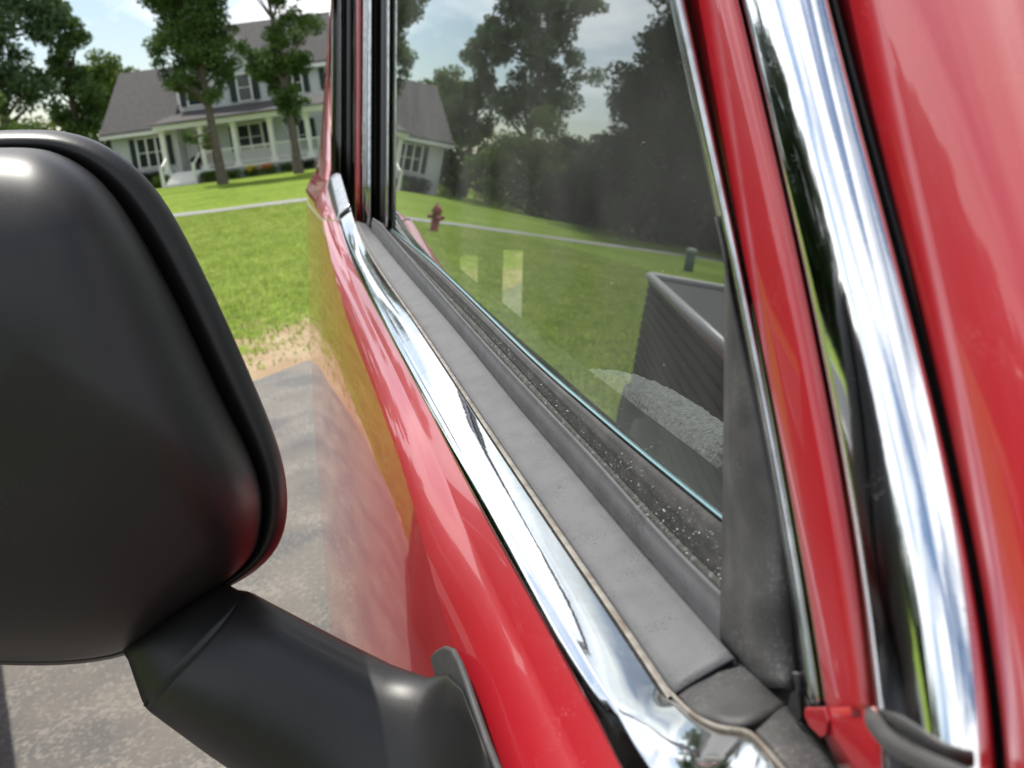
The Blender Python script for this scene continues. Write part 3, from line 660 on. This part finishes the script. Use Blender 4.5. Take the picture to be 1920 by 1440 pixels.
# ---- door window glass
gl = st(.30, 1.47, 30); gb = ev(E8, gl) - .004
F1T = [(1256, 0), (1283, 146), (1320, 303), (1353, 438)]
fp = np.polyfit([p[1] for p in F1T], [p[0] for p in F1T], 2)
front = [P(np.polyval(fp, y) + 5, y, 0) for y in np.linspace(-700, 440, 20)] + [P(1362, y, 0) for y in (560, 700, 850, 960)]
raw('window_glass', [W3(a, 0, b) for a, b in zip(gl, gb)] + [W3(gl[-1], 0, .55)] + [p for p in front], [tuple(range(31 + len(front)))], GLASS, car)
raw('rear_window_glass', [W3(1.80, -.004, -.02), W3(2.75, -.004, -.02), W3(2.75, -.004, .55), W3(1.80, -.004, .55)], [(0, 1, 2, 3)], GLASS, car)
# ---- pillar strips between the two windows
def strip(name, xs, y0, y1, m, thick=.004, parent=car, rows=8):
    """xs: list of (x_top, x_bottom, W)"""
    Pp = []
    for t in np.linspace(0, 1, rows):
        y = y0 + (y1 - y0) * t
        Pp.append([P(xt + (xb - xt) * t, y, Wo) for xt, xb, Wo in xs])
    return grid(name, Pp, m, parent, thick=thick, smooth=True)
YT = -190
strip('channel_bead', [(724, 722, .003), (727, 724, .007), (731, 727, .006), (734, 730, .0)], YT, 434, CHROME_DULL)
strip('glass_run_channel', [(694, 692, .012), (697, 695, .008), (706, 705, -.002), (714, 712, -.004), (724, 722, .003)], YT, 434, BLACKR)
strip('channel_trim', [(681, 678, .014), (684, 681, .017), (687, 684, .012), (690, 687, .017), (695, 692.5, .014)], YT, 434, CHROME_DULL)
strip('door_pillar', [(667, 664, .012), (670, 667, .019), (675, 672, .021), (680, 677, .016)], YT, 436, RED)
strip('rear_channel', [(640, 640, .015), (643, 642, .01), (650, 648, .002), (656, 655, .004)], YT, 352, BLACKR)
strip('rear_channel_bead', [(637, 636.5, .014), (638.5, 638, .018), (640.5, 640, .014)], YT, 344, CHROME_DULL)
strip('rear_glass_seal', [(629, 624, .016), (633, 630, .010), (637.5, 637, .013)], YT, 338, BLACKR)
strip('rear_window_trim', [(623, 618.5, .016), (626, 621, .022), (629.5, 624.5, .016)], YT, 336, CHROME)
# red rear pillar, sweeping out to the shoulder
rp_ = []
for y, xl, xr in [(-190, 634, 640), (-80, 626, 632), (0, 619, 626), (60, 615, 622), (120, 611, 620), (180, 607, 620), (233, 603.5, 619), (270, 600.5, 619), (295, 597, 619), (317, 592.5, 619), (340, 589, 615), (365, 586, 614)]:
    wl = .020 + .045 * max(0, (y - 220) / 145)
    rp_.append([P(xl, y, wl - .004), P(xl + (xr - xl) * .25, y, wl + .002), P(xl + (xr - xl) * .6, y, wl + .002), P(xr, y, wl - .004)])
grid('rear_pillar', rp_, RED, car, thick=.003)
# ---- front pillar group
def xi(tab, y):
    ys = np.array([p[1] for p in tab], float); xs = np.array([p[0] for p in tab], float); c = np.polyfit(ys / 1000, xs, 3); return np.polyval(c, y / 1000)
T1 = [(1256, 0), (1283, 146), (1320, 303), (1353, 438), (1390, 625), (1428, 812), (1446, 900), (1463, 1028), (1484, 1156), (1497, 1284), (1506, 1331)]
T2 = [(1287, 0), (1334, 219), (1374, 406), (1421, 612), (1471, 900), (1506, 1050), (1527, 1199), (1548, 1331)]
T3_ = [(1387, 0), (1446, 269), (1490, 450), (1534, 625), (1577, 900), (1608, 1092), (1630, 1263), (1638, 1331)]
T4 = [(1552, 0), (1615, 250), (1677, 487), (1740, 706), (1784, 900), (1818, 1092), (1843, 1242), (1865, 1413)]
YS = np.concatenate([np.linspace(-260, 1331, 60)])
def vstrip(name, cols, ys, m, thick=.002):
    """cols: list of (function y->x, W or function)"""
    return grid(name, [[P(fx(y), y, Wo(y) if callable(Wo) else Wo) for fx, Wo in cols] for y in ys], m, car, thick=thick)
f1, f2, f3, f4 = (lambda y: xi(T1, y)), (lambda y: xi(T2, y)), (lambda y: xi(T3_, y)), (lambda y: xi(T4, y))
lerp = lambda fa, fb, t: (lambda y: fa(y) * (1 - t) + fb(y) * t)
# chrome edging of the window frame
vstrip('window_frame_trim', [(f1, .001), (lerp(f1, f2, .12), .0055), (lerp(f1, f2, .35), .0075), (lerp(f1, f2, .6), .0075), (lerp(f1, f2, .85), .005), (f2, .003)], YS, CHROME_DULL)
tl = lambda k, w0: (lambda y: w0 + k * (y - 700) / 700)
vstrip('front_pillar', [(f2, tl(.008, .0045)), (lerp(f2, f3, .04), tl(.008, .0066)), (lerp(f2, f3, .3), tl(.008, .0070)), (lerp(f2, f3, .6), tl(.008, .0072)), (lerp(f2, f3, .96), tl(.008, .0066)), (f3, tl(.008, .0045))], np.linspace(-260, 1345, 60), RED)
# bright drip moulding: a rounded half tube
cols_ = []
for t in np.linspace(0, 1, 22):
    q_ = max(0, (t - .10) / .90)
    cols_.append((lerp(f3, f4, t), tl(.012, (.004 if t == 0 else .0112 + .0012 * math.sin(math.pi * t) - .0085 * q_ ** 2.2))))
vstrip('drip_moulding', cols_, np.linspace(-260, 1560, 70), CHROME)
fg = lambda y: f4(y) + 6 + 11 * max(0, y / 1400)
vstrip('pillar_seal', [(f4, tl(.011, -.004)), (lerp(f4, fg, .5), tl(.011, -.012)), (fg, tl(.011, -.004))], np.linspace(-260, 1560, 40), BLACKR)
wp = []
for y in np.linspace(-300, 1600, 50):
    x0 = fg(y); row = []
    for k_, (dx, Wo) in enumerate([(0, -.010), (6, -.003), (25, .001), (60, .0035), (120, .0052), (190, .0055), (280, .0045), (380, .001), (520, -.010), (700, -.03)]):
        row.append(P(x0 + dx, y, Wo + .020 * (y - 700) / 700))
    wp.append(row)
grid('windshield_pillar', wp, RED, car, thick=.003)
# black divider behind the glass' front edge
divx = [(1362, 430), (1358, 520), (1357, 700), (1355, 900), (1351, 1100), (1349, 1210)]
fd = lambda y: np.interp(y, [p[1] for p in divx], [p[0] for p in divx])
rows = []
for y in np.linspace(405, 1290, 44):
    xl = fd(y); xr = f1(y) + 2
    if y > 1200: xl = 1349 + (y - 1200) ** 1.35 * .19
    xl = min(xl, xr - 2.2); rows.append([P(xl + (xr - xl) * t, y, .004 + .003 * math.sin(t * math.pi) + .0075 * min(1, max(0, (y - 1000) / 130)) * (1 - t) ** .6) for t in np.linspace(0, 1, 7)])
grid('mirror_sail_panel', rows, RUBBER_D, car, thick=.001)
# rubber corner plate and drain strip
def plate(name, pts, Wf, m, th=.003, sub_=8):
    Pv = [P(x, y, Wf(x, y)) for x, y in pts]
    o = raw(name, Pv, [tuple(range(len(Pv)))], m, car)
    s_ = o.modifiers.new('Solidify', 'SOLIDIFY'); s_.thickness = th; s_.offset = 0
    bevel(o, th * .4, 3); return o
def interp_line(pts, n=24):
    pts = np.array(pts, float); d = np.r_[0, np.cumsum(np.linalg.norm(np.diff(pts, axis=0), axis=1))]; q = np.linspace(0, d[-1], n)
    o_ = np.stack([np.interp(q, d, pts[:, 0]), np.interp(q, d, pts[:, 1])], 1)
    for _ in range(2): o_[1:-1] = (o_[:-2] + 2 * o_[1:-1] + o_[2:]) / 4
    return o_
def band(name, A, Bq, Wf, m, n=24, k=8, th=.001):
    A, Bq = interp_line(A, n), interp_line(Bq, n)
    return grid(name, [[P(*(a * (1 - t) + b * t), Wf((a * (1 - t) + b * t)[0], (a * (1 - t) + b * t)[1], t)) for t in np.linspace(0, 1, k)] for a, b in zip(A, Bq)], m, car, thick=th)
def WV(x, y, V0, lo): return max(lo, D - (nc @ np.array([x - CX, CY - y, -F])) * V0 / (CY - y))
band('corner_plate', [(1259, 1280), (1275, 1264), (1310, 1252), (1346, 1232), (1400, 1236), (1440, 1250), (1495, 1262)], [(1262, 1294), (1290, 1326), (1320, 1344), (1355, 1357), (1395, 1360), (1440, 1342), (1497, 1300)],
     lambda x, y, t: WV(x, y, np.interp(x, [1255, 1350, 1420], [-.1535, -.1440, -.1430]), .008) + .0006 * math.sin(x * .05), RUBBER_D, th=.0015)
band('drain_strip', [(1396, 1350), (1430, 1385), (1480, 1445), (1560, 1560)], [(1470, 1310), (1500, 1352), (1566, 1440), (1650, 1560)], lambda x, y, t: WV(x, y, np.interp(x, [1390, 1480], [-.1450, -.1440]), .006) + .0008 * math.sin(math.pi * t), RUBBER_D, th=.002)
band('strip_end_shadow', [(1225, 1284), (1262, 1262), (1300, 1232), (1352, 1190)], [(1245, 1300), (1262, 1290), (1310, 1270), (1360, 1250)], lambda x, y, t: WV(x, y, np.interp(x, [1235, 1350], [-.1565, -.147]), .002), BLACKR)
b_edges = [E2, mid(E2, E3, .9, .0004), mid(E3, E4, .08, .0003, .0004), mid(E3, E4, .5, .0004, .0009), E4]
belt = loft('belt_moulding', b_edges, st(.2655, 1.74), CHROME, [.0006, .0002, .0001, .0001], 5)
BR = [[np.array(v.co) for v in belt.data.vertices][i_ * 21:(i_ + 1) * 21] for i_ in range(90)]
bpy.data.objects.remove(belt)
Ai = interp_line([(1228, 1264), (1238, 1284), (1262, 1306), (1300, 1345), (1350, 1372), (1402, 1374), (1440, 1412), (1520, 1520), (1600, 1640)], 40)
Bi = interp_line([(1125, 1365), (1142, 1400), (1166, 1444), (1200, 1505), (1240, 1560), (1300, 1600), (1360, 1640), (1440, 1700), (1540, 1780)], 40)
wf_ = lambda t: .036 + (.0200 * min(1, t / .72)) + (.0038 * max(0, (t - .72) / .28)) + .0012 * math.sin(math.pi * min(1, t / .72))
CR = [[P(*(a * (1 - t) + b * t), wf_(t)) for t in np.r_[np.linspace(1, .72, 10), np.linspace(.70, 0, 11)]] for a, b in zip(Ai[3:], Bi[3:])][::-1]
allr = np.array(CR + BR)
for _ in range(3):
    w_ = allr.copy(); w_[34:42] = (allr[33:41] + 2 * allr[34:42] + allr[35:43]) / 4; allr = w_
grid('belt_moulding', allr, CHROME, car, thick=.0012)
tube('sealant_bead', [P(x, y, .0355) for x, y in interp_line([(1237, 1280), (1258, 1298), (1290, 1334), (1330, 1358), (1365, 1368), (1402, 1367), (1440, 1408), (1490, 1468), (1560, 1570)], 30)], .0007, PUTTY, car, 6)
# red sill below the pillar
rs_ = []
for x0, y0, x1, y1 in [(1545, 1325, 1636, 1325), (1540, 1345, 1642, 1345), (1545, 1380, 1668, 1380), (1572, 1440, 1760, 1440), (1610, 1500, 1860, 1500), (1660, 1560, 1960, 1560)]:
    rs_.append([P(x0 + (x1 - x0) * t, y0 + (y1 - y0) * t, .0064 + .008 * (y0 - 700) / 700 + .0008 * math.sin(t * math.pi)) for t in np.linspace(0, 1, 6)])
grid('pillar_foot', rs_, RED, car, thick=.001)
plate('pillar_gap', [(1484, 1300), (1497, 1296), (1503, 1345), (1497, 1356), (1478, 1328)], lambda x, y: .0145, BLACKR, .0006)
plate('frame_tab', [(1512, 1326), (1548, 1326), (1556, 1352), (1552, 1378), (1542, 1384), (1520, 1362), (1510, 1340)], lambda x, y: .0145, RED, .0012)
def interp3(pts, n=24):
    pts = np.array(pts); q = np.linspace(0, len(pts) - 1, n); o_ = np.stack([np.interp(q, np.arange(len(pts)), pts[:, k]) for k in range(3)], 1)
    for _ in range(3): o_[1:-1] = (o_[:-2] + 2 * o_[1:-1] + o_[2:]) / 4
    return o_
# black seal lying at the foot of the drip moulding
tube('foot_seal', [P(x, y, w_) for x, y, w_ in interp3([(1629, 1332, .022), (1640, 1358, .027), (1665, 1390, .030), (1710, 1418, .031), (1790, 1452, .031), (1880, 1490, .031)])], [.0008, .0012, .0016, .0019] + [.0021] * 20, RUBBER_D, car, 12)

# ---- grit on the dusty channel
gv_ = []; gf = []
for _ in range(2200):
    L_ = math.exp(rng.uniform(math.log(.27), math.log(1.1))); t = rng.random() ** .8
    a = np.array([L_]); v0 = ev(E6, a)[0] * (1 - t) + ev(E8, a)[0] * t; w0 = .008 * (1 - t)
    if .05 < t < .95:
        p = W3(L_, w0 + .0012, v0 - .0022 - .0015 * (1 - t)); s_ = .00012 + .00034 * rng.random() ** 4
        i = len(gv_); gv_ += [p + rng.normal(size=3) * s_ for _ in range(4)]; gf += [(i, i+1, i+2), (i, i+1, i+3), (i, i+2, i+3), (i+1, i+2, i+3)]
tag(raw('sand_grit', gv_, gf, GRIT), 'pale sand grains scattered in the rubber window channel of the red car', 'grit', kind='stuff')
gv_ = []; gf = []
for _ in range(420):
    L_ = math.exp(rng.uniform(math.log(.34), math.log(1.3))); V0 = ev(E8, np.array([L_]))[0]
    p = W3(L_, .0004, V0 + .004 + .35 * rng.random() ** 2.2); s_ = .00013 + .0002 * rng.random() ** 4
    i = len(gv_); gv_ += [p + rng.normal(size=3) * s_ for _ in range(4)]; gf += [(i, i+1, i+2), (i, i+1, i+3), (i, i+2, i+3), (i+1, i+2, i+3)]
tag(raw('glass_dust', gv_, gf, GRIT), 'pale dust specks sticking to the door window of the red car', 'dust', kind='stuff')

# ---- cabin, dark inside
def panel(name, pts, m=CABIN): return raw(name, [W3(*p) for p in pts], [tuple(range(len(pts)))], m, car)
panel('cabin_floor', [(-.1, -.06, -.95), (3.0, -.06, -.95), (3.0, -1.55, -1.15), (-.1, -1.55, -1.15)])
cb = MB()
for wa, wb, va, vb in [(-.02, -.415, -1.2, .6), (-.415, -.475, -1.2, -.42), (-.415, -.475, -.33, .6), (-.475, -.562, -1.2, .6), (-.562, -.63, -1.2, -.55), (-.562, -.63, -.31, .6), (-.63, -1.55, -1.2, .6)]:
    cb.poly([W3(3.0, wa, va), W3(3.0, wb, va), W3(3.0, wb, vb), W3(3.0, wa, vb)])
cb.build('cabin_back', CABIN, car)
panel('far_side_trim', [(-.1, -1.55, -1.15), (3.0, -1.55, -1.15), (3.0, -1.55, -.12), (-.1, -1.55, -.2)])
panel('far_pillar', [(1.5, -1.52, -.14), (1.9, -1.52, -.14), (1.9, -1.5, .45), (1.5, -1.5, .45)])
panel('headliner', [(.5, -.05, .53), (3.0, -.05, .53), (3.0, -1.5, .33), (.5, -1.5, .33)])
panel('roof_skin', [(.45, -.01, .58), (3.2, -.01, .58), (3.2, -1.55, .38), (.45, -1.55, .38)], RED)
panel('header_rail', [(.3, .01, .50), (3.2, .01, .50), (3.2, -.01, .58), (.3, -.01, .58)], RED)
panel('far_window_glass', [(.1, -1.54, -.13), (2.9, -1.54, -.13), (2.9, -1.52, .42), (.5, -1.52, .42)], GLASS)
Ec = edge([(800, 455), (960, 585), (1110, 702), (1200, 772), (1280, 832), (1355, 890)], -.045, 2, ybot=1000)
loft('door_card', [mid(E8, E8, 0, -.005, -.003), mid(E8, Ec, .45, 0, .006), mid(E8, Ec, .9, 0, .003), Ec, mid(Ec, Ec, 0, -.003, -.5)], st(.26, 1.5), CABIN, [.001, .001, .0005, 0], 4)
fl = [(1085, 705, .006), (1110, 712, .012), (1150, 722, .015), (1190, 738, .018), (1230, 762, .02), (1265, 792, .023), (1300, 824, .025), (1340, 858, .026), (1400, 900, .027)]
rg = ring_tube([P(x, y, -.10) for x, y, r in fl], [r * .8 for x, y, r in fl], 20)
o = grid('fleece_cover', rg, FLEECE, car, closed=True, caps=True)
sm = o.modifiers.new('Subsurf', 'SUBSURF'); sm.levels = 3; sm.render_levels = 3
tx = bpy.data.textures.new('fleece_noise', 'CLOUDS'); tx.noise_scale = .0035; dm = o.modifiers.new('Displace', 'DISPLACE'); dm.texture = tx; dm.strength = .005; dm.texture_coords = 'LOCAL'

# ---- wheels
def wheel(Lc, zc=.36):
    c0_ = W3(Lc, .0, 0); c0_[2] = zc; c0_[0] += .02
    ax = np.array([-1., 0, 0])
    X = lambda p: c0_ + ax * p[2] + np.array([0, p[0], p[1]])
    o = lathe('wheel', [(.20, .02), (.23, .03), (.30, .045), (.345, .03), (.36, .0), (.36, -.17), (.33, -.2), (.2, -.2)], TYRE, car, 32, X)
    lathe('rim', [(.001, .015), (.05, .018), (.07, .0), (.17, .01), (.20, .028), (.205, .02)], CHROME_DULL, o, 32, X)
wheel(-.75); wheel(2.45)
panel('underbody', [(-1.25, -.03, -1.12), (3.3, -.03, -1.12), (3.3, -1.5, -1.32), (-1.25, -1.5, -1.32)], BLACKR)
panel('tailgate', [(3.42, .0, -1.1), (3.42, .0, -.62), (3.42, -1.55, -.8), (3.42, -1.5, -1.3)], RED)
panel('far_side_skin', [(-1.25, -1.62, -1.3), (3.42, -1.62, -1.3), (3.42, -1.62, -.2), (-1.25, -1.62, -.33)], RED)
panel('hood', [(-1.25, .0, -.27), (.05, .02, -.235), (.05, -1.6, -.45), (-1.25, -1.6, -.5)], RED)
panel('windshield', [(.0, -.13, -.24), (.45, -.13, .50), (.45, -1.5, .32), (.0, -1.58, -.44)], GLASS)

# ================================================================== DOOR MIRROR (a sub-assembly of the car)
dm_ = empty('side_mirror'); dm_.parent = car
MD = .46
outer = [(60, 243), (110, 245), (170, 258), (230, 292), (290, 348), (342, 432), (390, 528), (432, 618), (472, 710), (510, 800), (533, 875), (540, 940), (533, 1000), (508, 1045), (465, 1082), (420, 1105),
         (360, 1150), (290, 1205), (220, 1235), (120, 1248), (0, 1247), (-110, 1240), (-200, 1210), (-250, 1140), (-265, 1000), (-262, 800), (-250, 600), (-220, 430), (-170, 320), (-100, 262), (-20, 245)]
inner = [(60, 284), (105, 290), (150, 310), (205, 352), (258, 428), (304, 510), (348, 596), (388, 684), (426, 764), (464, 838), (488, 900), (494, 950), (487, 1010), (470, 1045), (440, 1075), (408, 1098),
         (350, 1140), (285, 1192), (220, 1222), (120, 1234), (0, 1233), (-105, 1226), (-190, 1198), (-236, 1135), (-250, 1000), (-246, 800), (-234, 605), (-205, 440), (-158, 340), (-95, 298), (-20, 285)]
def closed_spline(pts, n=96):
    pts = np.array(pts, float); m_ = len(pts); out_ = []
    for i in range(n):
        s_ = i / n * m_; k_ = int(s_); t = s_ - k_; p0, p1, p2, p3 = (pts[(k_ + j) % m_] for j in (-1, 0, 1, 2))
        out_.append(.5 * (2 * p1 + (p2 - p0) * t + (2 * p0 - 5 * p1 + 4 * p2 - p3) * t * t + (3 * p1 - p0 - 3 * p2 + p3) * t ** 3))
    return np.array(out_)
oc = closed_spline(outer); ic = closed_spline(inner)
# smooth both outlines
for _ in range(3):
    oc = (np.roll(oc, 1, 0) + 2 * oc + np.roll(oc, -1, 0)) / 4; ic = (np.roll(ic, 1, 0) + 2 * ic + np.roll(ic, -1, 0)) / 4
cen = np.array([140., 800.])
R_ = []
def ringat(pl, dep): return [at(x, y, dep) for x, y in pl]
# rim: a rounded band round the mirror opening, farther from the camera than the shell
mid_ = (oc + ic) / 2
R_ = [ringat(ic + (cen - ic) * .03, MD - .002), ringat(ic, MD - .006), ringat(ic * .8 + oc * .2, MD - .0105), ringat(ic * .55 + oc * .45, MD - .012), ringat(ic * .3 + oc * .7, MD - .009), ringat(ic * .08 + oc * .92, MD - .003), ringat(oc, MD + .008), ringat(oc * .97 + ic * .03, MD + .035), ringat(oc * .9 + ic * .1, MD + .045), ringat(ic, MD + .045)]
grid('mirror_rim', R_, PLASTIC_D, dm_, closed=True)
shell = []
cz = at(cen[0], cen[1], MD)
base_ring = np.array(ringat(ic, MD))
fwd3 = -(B @ np.array([0, 0, -1.]))    # toward the camera
dirn = (C - cz) / np.linalg.norm(C - cz) * .75 + fwd3 * .22
for s_, hgt in [(1.0, 0), (.992, .010), (.975, .020), (.95, .030), (.915, .040), (.87, .050), (.81, .059), (.73, .067), (.63, .074), (.5, .080), (.35, .084), (.18, .086), (.03, .087)]:
    # the shell is fuller above than below: lift the centre as the rings shrink
    c_ = cz + eV * (.040 * (1 - s_)) + rt * (-.012) * (1 - s_)
    ring = c_ + (base_ring - cz) * s_ + dirn * hgt
    shell.append(ring)
o = grid('mirror_housing', shell, PLASTIC, dm_, closed=True, caps=True)
raw('mirror_face', ringat(ic, MD + .03), [tuple(range(len(ic)))], mat('mirror_glass', (.9, .9, .9), .02, metal=1), dm_)
# arm
def ring_e(c, a, b, n=36, pw=2.4):
    r = []
    for q in np.linspace(0, 2 * math.pi, n, endpoint=False):
        cq, sq = math.cos(q), math.sin(q); e = 2 / pw
        r.append(c + a * math.copysign(abs(cq) ** e, cq) + b * math.copysign(abs(sq) ** e, sq))
    return r
def sec_(p1, p2, d1, d2, thick):
    A, Bp = at(*p1, d1), at(*p2, d2); c = (A + Bp) / 2; a = (A - Bp) / 2
    v = ray((p1[0] + p2[0]) / 2, (p1[1] + p2[1]) / 2); v /= np.linalg.norm(v); b = v * thick
    return c, a, b
arm = [sec_((462, 1108), (268, 1322), .455, .44, .030), sec_((475, 1113), (285, 1338), .453, .438, .0335), sec_((560, 1158), (390, 1415), .445, .43, .034), sec_((650, 1205), (500, 1490), .437, .42, .034), sec_((735, 1247), (590, 1560), .43, .41, .033),
       sec_((800, 1270), (680, 1650), .418, .39, .030), sec_((838, 1264), (762, 1745), .402, .365, .022), sec_((866, 1290), (830, 1840), .370, .340, .014), sec_((896, 1368), (900, 1950), .336, .318, .008), sec_((926, 1450), (965, 2050), .312, .30, .003)]
grid('mirror_arm', [ring_e(*s_) for s_ in arm], PLASTIC, dm_, closed=True, caps=True)
col_ = [sec_((425, 1085), (225, 1215), .46, .45, .022), sec_((432, 1098), (240, 1238), .458, .448, .026), sec_((446, 1106), (256, 1285), .457, .443, .029), sec_((460, 1108), (266, 1314), .456, .441, .0315), sec_((468, 1114), (276, 1330), .454, .439, .0325), sec_((470, 1118), (284, 1334), .453, .438, .029)]
grid('mirror_collar', [ring_e(*s_) for s_ in col_], PLASTIC_D, dm_, closed=True, caps=True)
# mounting plate on the door
mpts = [(796, 1262), (806, 1236), (820, 1219), (836, 1211), (850, 1216), (862, 1238), (876, 1275), (895, 1332), (915, 1390), (935, 1440), (965, 1520), (1000, 1620), (760, 1640), (780, 1400)]
mv = [P(x, y, .088) for x, y in mpts]; o = raw('mounting_plate', mv, [tuple(range(len(mv)))], mat('plate_plastic', (.035, .035, .036), .5, bump=(900, .2, .0004), noise=(60, 6, .4, .7), color2=(.05, .05, .05)), dm_)
s_ = o.modifiers.new('Solidify', 'SOLIDIFY'); s_.thickness = .003; s_.offset = 0; bevel(o, .0013, 3)
for f_ in o.data.polygons: f_.use_smooth = False
